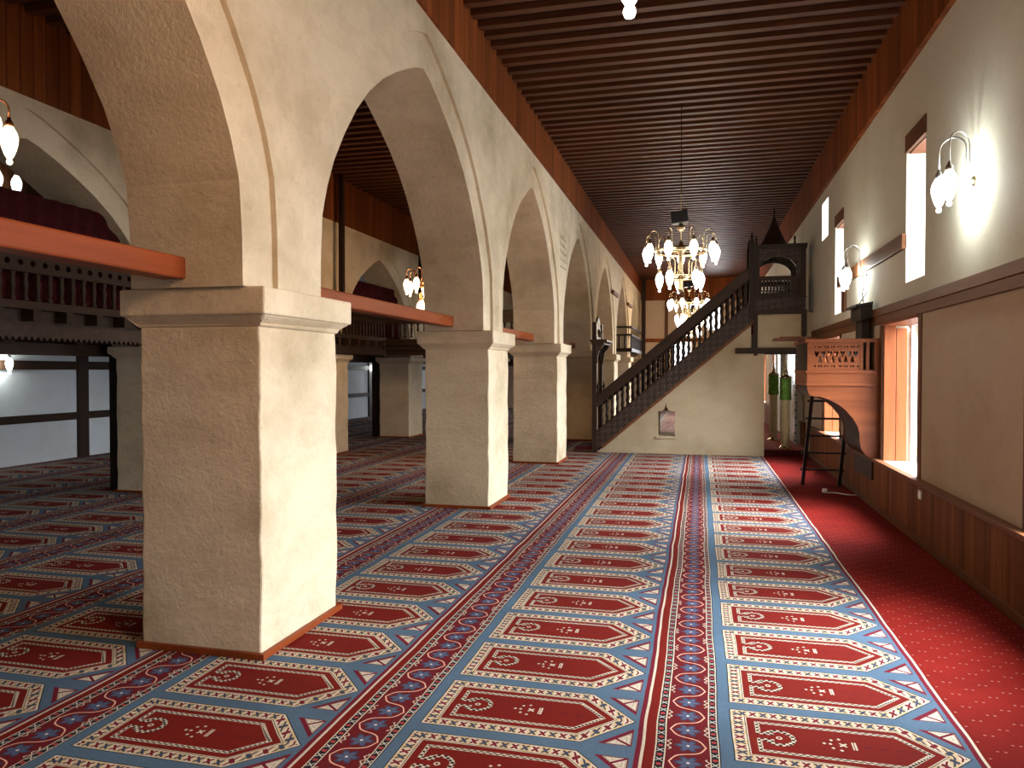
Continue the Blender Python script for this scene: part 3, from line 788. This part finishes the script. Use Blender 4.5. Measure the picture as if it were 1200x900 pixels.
MB().box(2.0, 2.08, KY0 - .0, KY1, .34, .575).build('wall_block', M['dark'], ku)
m = MB(); m.box(1.255, XW, KY0 - .02, KY1 + .02, 1.46, 1.50); m.box(1.245, XW, KY0 - .03, KY1 + .03, 1.615, 1.65); m.build('moulding', M['orange'], ku, .006)
MB().box(1.265, XW, KY0 - .008, KY1 + .008, 1.50, 1.615).build('frieze', M['orange'], ku)
def fret(a, b, z0, z1):
    hs = []; n = 7; w = (b - a) / n
    for k in range(n):
        c = a + w * (k + .5); s = 1
        hs.append([(c - .030, z0 + .215), (c - .018, z0 + .235), (c, z0 + .222), (c + .018, z0 + .235), (c + .030, z0 + .215), (c, z0 + .155)])
        for t in (-.022, .022): hs.append([(c + t + .009 * math.cos(q * PI / 4), z0 + .282 + .013 * math.sin(q * PI / 4)) for q in range(8)])
        for t in (-.022, .022): hs.append([(c + t + .011 * math.cos(q * PI / 4), z0 + .050 + .014 * math.sin(q * PI / 4)) for q in range(8)])
        c2_ = c + w / 2
        if k < n - 1: hs.append([(c2_ - .024, z0 + .085), (c2_ - .012, z0 + .10), (c2_ + .012, z0 + .10), (c2_ + .024, z0 + .085), (c2_ + .007, z0 + .175), (c2_ - .007, z0 + .175)])
    return hs
for (y0) in (KY0, KY1 - .03):
    p = MB().plate(rect(1.33, 1.86, 1.65, 1.985), fret(1.34, 1.85, 1.65, 1.985), y0, y0 + .03).build('fretwork_panel', M['orange'], ku)
    for x in (1.27, 1.86, 1.93, 2.02): MB().box(x, x + (.06 if x < 1.3 or x > 2 else .035), y0 - .005, y0 + .04, 1.65, 1.985).build('baluster', M['orange'], ku)
MB().plate(rect(KY0 + .03, KY1 - .03, 1.65, 1.985), [], 1.27, 1.295, 'YZ').build('side_panel', M['dark'], ku)  # side turned from the windows; its shade is put into the dark colour
m = MB(); m.box(1.235, XW, KY0 - .03, KY0 + .06, 1.985, 2.03); m.box(1.235, XW, KY1 - .06, KY1 + .03, 1.985, 2.03); m.box(1.235, 1.32, KY0, KY1, 1.985, 2.03); m.build('handrail', M['orange'], ku, .006)
MB().box(1.28, XW, KY0 + .04, KY1 - .04, 1.60, 1.66).build('deck', M['timber'], ku)
# book board
rb = thing('reading_board', (1.12, 10.2, 2.032), 'narrow wooden reading board resting on the balcony rail, jutting out to the left', 'board')
MB().box(.92, 1.40, 10.02, 10.42, 2.032, 2.06).build('board_top', M['timber'], rb, .004)
m = MB()
for k in range(14): m.lathe((.99 + k * .028, 10.04, 2.06), [(.011, 0), (.013, .008), (.006, .02)], 8)
m.build('carved_edge', M['orange'], rb)
# lectern on the balcony
le = thing('lectern', (1.93, 10.35, 1.66), 'dark brown wooden lectern with black slanted top standing on the preaching balcony', 'lectern')
MB().box(1.95, 2.035, 10.1, 10.5, 1.665, 2.36).build('post_panel', M['darkz'], le, .004)
MB().plate([(1.90, 2.26), (2.035, 2.30), (2.035, 2.455), (1.90, 2.435)], [], 9.93, 10.55).build('box', M['darkz'], le)
MB().plate([(1.84, 2.425), (2.035, 2.455), (2.035, 2.485), (1.84, 2.455)], [], 9.90, 10.56).build('top_board', M['black'], le)
m = MB(); m.tube([(1.98, 10.2, 2.50), (1.97, 10.2, 2.62), (2.0, 10.2, 2.75), (2.02, 10.2, 2.86)], .007, 6); m.tube([(1.93, 10.22, 2.47), (1.98, 10.2, 2.56), (2.03, 10.2, 2.64)], .006, 6); m.build('microphone_stalk', M['black'], le)

# ladder leaning on the balcony
la = thing('ladder', (1.72, 11.4, 0), 'dark wooden ladder leaning on the back of the preaching balcony', 'ladder')
L0, L1 = Vector((1.445, 11.5, 0.012)), Vector((1.545, 10.87, 2.0)); R0, R1 = Vector((1.935, 11.5, .012)), Vector((2.0, 10.87, 2.0))
MB().beam(L0, L1, .045, .06, (0, 1, 0)).build('stile', M['black'], la); MB().beam(R0, R1, .045, .06, (0, 1, 0)).build('stile', M['black'], la)
for k in range(8):
    t = (.11 + .125 * k); a = L0.lerp(L1, t); b = R0.lerp(R1, t); d = (b - a).normalized()
    MB().beam(a - d * .05 + Vector((0, .03, 0)), b + d * .05 + Vector((0, .03, 0)), .035, .028).build('rung', M['black'], la)
# cable
ca = thing('power_cord', (1.75, 10.8, .004), 'white power cord with round plug lying on the red carpet by the ladder foot', 'cord')
m = MB(); m.tube([(1.66 + .02 * k, 10.72 + .05 * math.sin(k * .35) - .004 * k, .014) for k in range(18)], .007, 6); m.build('cord', M['white'], ca)
MB().lathe((1.64, 10.8, .004), [(.03, 0), (.034, .01), (.034, .045), (.02, .055)], 12).build('plug', M['white'], ca)
so = MB().box(XW - .075, XW - .058, 7.72, 7.80, .44, .52).build('wall_socket', M['white'], None, .004); tag(so, 'small pale wall socket on the wainscot below the low window corner', 'socket')

# ------------------------------------------------------------------ galleries
GX = -6.74
ga = thing('gallery', (GX, 10, 2.0), 'dark timber gallery with slotted balustrade along the far arcade and across the middle aisle', 'gallery')
MB().box(XL, -6.80, YB, YEND, 2.12, 2.28).build('gallery_floor', M['dark'], ga)
MB().box(-6.80, GX + .06, YB, 15.4, 2.28, 2.36).build('bottom_rail', M['gal'], ga)
m = MB(); m.box(-6.79, GX + .03, YB, 15.4, 2.0, 2.12)
y = 2.0
while y < 15.3: m.add([(GX + .03, y, 2.0), (GX + .03, y + .07, 2.0), (GX + .03, y + .035, 1.955), (-6.76, y, 2.0), (-6.76, y + .07, 2.0), (-6.76, y + .035, 1.955)], [(0, 1, 2), (3, 5, 4), (0, 2, 5, 3), (1, 4, 5, 2), (0, 3, 4, 1)]); y += .075
m.build('toothed_moulding', M['dark'], ga)
y = 2.1
while y < 15.3: MB().box(-6.85, GX + .10, y, y + .09, 2.16, 2.275).build('joist_end', M['gal'], ga); y += .42
MB().box(-6.79, GX + .04, YB, 15.4, 2.86, 2.95).build('top_rail', M['dark'], ga)
# pierced band under the top rail
def band(y0, y1, name='pierced_band'):
    hs = []; k = 0; y = y0 + .08
    while y < y1 - .06:
        hs.append([(y + .034 * math.cos(q * PI / 4), 2.755 + .034 * math.sin(q * PI / 4)) for q in range(8)]); y += .15
    return MB().plate(rect(y0, y1, 2.66, 2.86), hs, GX - .02, GX + .02, 'YZ').build(name, M['gal'], ga)
band(4.2, 9.9); band(12.2, 15.4); MB().box(GX - .02, GX + .02, 9.9, 12.2, 2.66, 2.86).build('pierced_band', M['gal'], ga)
bp = None; ys = []
y = 4.2
while y < 9.9: ys.append(y); y += .15
y = 12.2
while y < 15.4: ys.append(y); y += .15
GB = [(.030, 0), (.030, .03), (.018, .06), (.024, .12), (.030, .18), (.020, .24), (.030, .28), (.030, .305)]
for y in ys:
    if bp is None: bp = MB().lathe((GX, y, 2.36), GB, 8).build('baluster', M['gal'], ga); by0 = y
    else: c = bp.copy(); c.location = (0, y - by0, 0); COL.objects.link(c)
# cross gallery in the middle aisle
MB().box(-6.74, -3.24, 15.36, YEND, 2.10, 2.20).build('cross_floor', M['dark'], ga)
MB().box(-6.74, -3.24, 15.30, 15.42, 2.19, 2.33).build('cross_beam', M['gal'], ga, .006)
MB().box(-6.74, -3.24, 15.45, 15.6, 1.98, 2.10).build('cross_beam', M['dark'], ga)
MB().box(-6.74, -3.24, 15.33, 15.40, 2.86, 2.93).build('top_rail', M['dark'], ga)
for k in range(22):
    c = bp.copy(); c.location = (-6.55 + k * .15 - GX + GX - world_loc(ga).x + world_loc(ga).x - GX, 15.37 - by0, 0); c.scale = (1, 1, 1.0); COL.objects.link(c)
MB().box(-6.74, -3.24, 15.35, 15.39, 2.66, 2.86).build('cross_panel', M['dark'], ga)
# ceiling beams under the gallery
m = MB(); y = .6
while y < YEND: m.box(XL, -7.7, y, y + .16, 1.98, 2.12); y += 1.05
m.build('joists', M['dark'], ga)
MB().box(-8.1, -7.9, YB, YEND, 1.84, 1.99).build('main_beam', M['gal'], ga)
pl = {0: 'tall slim dark post rising from the gallery to the ceiling, right of the large pillar', 1: 'slim dark gallery post in the left aisle', 2: 'slim dark gallery post far along the aisle'}
for k, (x, y) in enumerate(((-6.70, 13.28), (-6.70, 8.95), (-6.70, 17.5))):
    tag(MB().box(x - .045, x + .045, y - .045, y + .045, 2.955, 5.42).build('gallery_post', M['darkz']), pl[k], 'post', 'upper gallery posts')
for k, (y, lab) in enumerate(((8.72, 'dark wooden post on the floor against the shaded left pillar'), (17.3, 'dark wooden post on the left edge of the dark far pillar'), (13.2, 'dark post behind the slim lit pillar'))):
    tag(MB().box(-7.92, -7.69, y, y + .16, 0, 1.84).build('support_post', M['darkz']), lab, 'post', 'posts under the gallery')
tag(MB().box(-8.46, -8.40, 1.5, 12.4, 2.28, 5.2).build('partition_screen', M['darkz']), 'dark wooden partition standing on the gallery behind the curtain at left', 'partition')
# dark red curtain along the gallery, pleated
CL = ['dark red curtain behind the gallery rail at upper left', 'dark red curtain hidden behind the large pillar', 'dark red curtain behind the gallery rail seen between first and second pillars', 'dark red curtain in the far end of the gallery']
for q, (ya, yb) in enumerate(((4.62, 8.44), (9.38, 12.86), (13.8, 17.05), (18.1, 21.9))):
    m = MB(); vs = []; nn = 90
    for k in range(nn + 1):
        y = ya + (yb - ya) * k / nn; x = -7.05 + .02 * math.sin(k * 1.15)
        vs += [(x, y, 2.29), (x, y, 3.56), (x - .01, y, 3.56), (x - .01, y, 2.29)]
    fs = [(k * 4 + j, k * 4 + (j + 1) % 4, (k + 1) * 4 + (j + 1) % 4, (k + 1) * 4 + j) for k in range(nn) for j in range(4)]
    m.add(vs, fs, True); tag(m.build('gallery_curtain', M['redcloth']), CL[q], 'curtain', 'gallery curtains')

# rear balcony
rbk = thing('rear_balcony', (-2.6, 27.5, 2.2), 'small dark wooden balcony on the near arcade far down the aisle', 'balcony')
bx0_, bx1_ = -3.1, -2.28
MB().box(bx0_, bx1_, 26.2, 31.0, 2.30, 2.42).build('deck', M['dark'], rbk)
for z in (2.85, 3.12): MB().box(bx1_ - .06, bx1_, 26.2, 31.0, z, z + .06).build('rail', M['dark'], rbk); MB().box(bx0_, bx1_, 26.2, 26.26, z, z + .06).build('rail', M['dark'], rbk)
k = 0
for yy in [26.2 + .4 * q for q in range(12)]: MB().box(bx1_ - .05, bx1_ - .01, yy, yy + .05, 2.42, 2.85).build('baluster', M['darkz'], rbk)
for xx in (-2.95, -2.75, -2.55): MB().box(xx, xx + .05, 26.2, 26.25, 2.42, 2.85).build('baluster', M['darkz'], rbk)
MB().box(bx1_ - .02, bx1_ + .14, 30.8, 30.96, 0, 5.4).build('tall_post', M['darkz'], rbk)
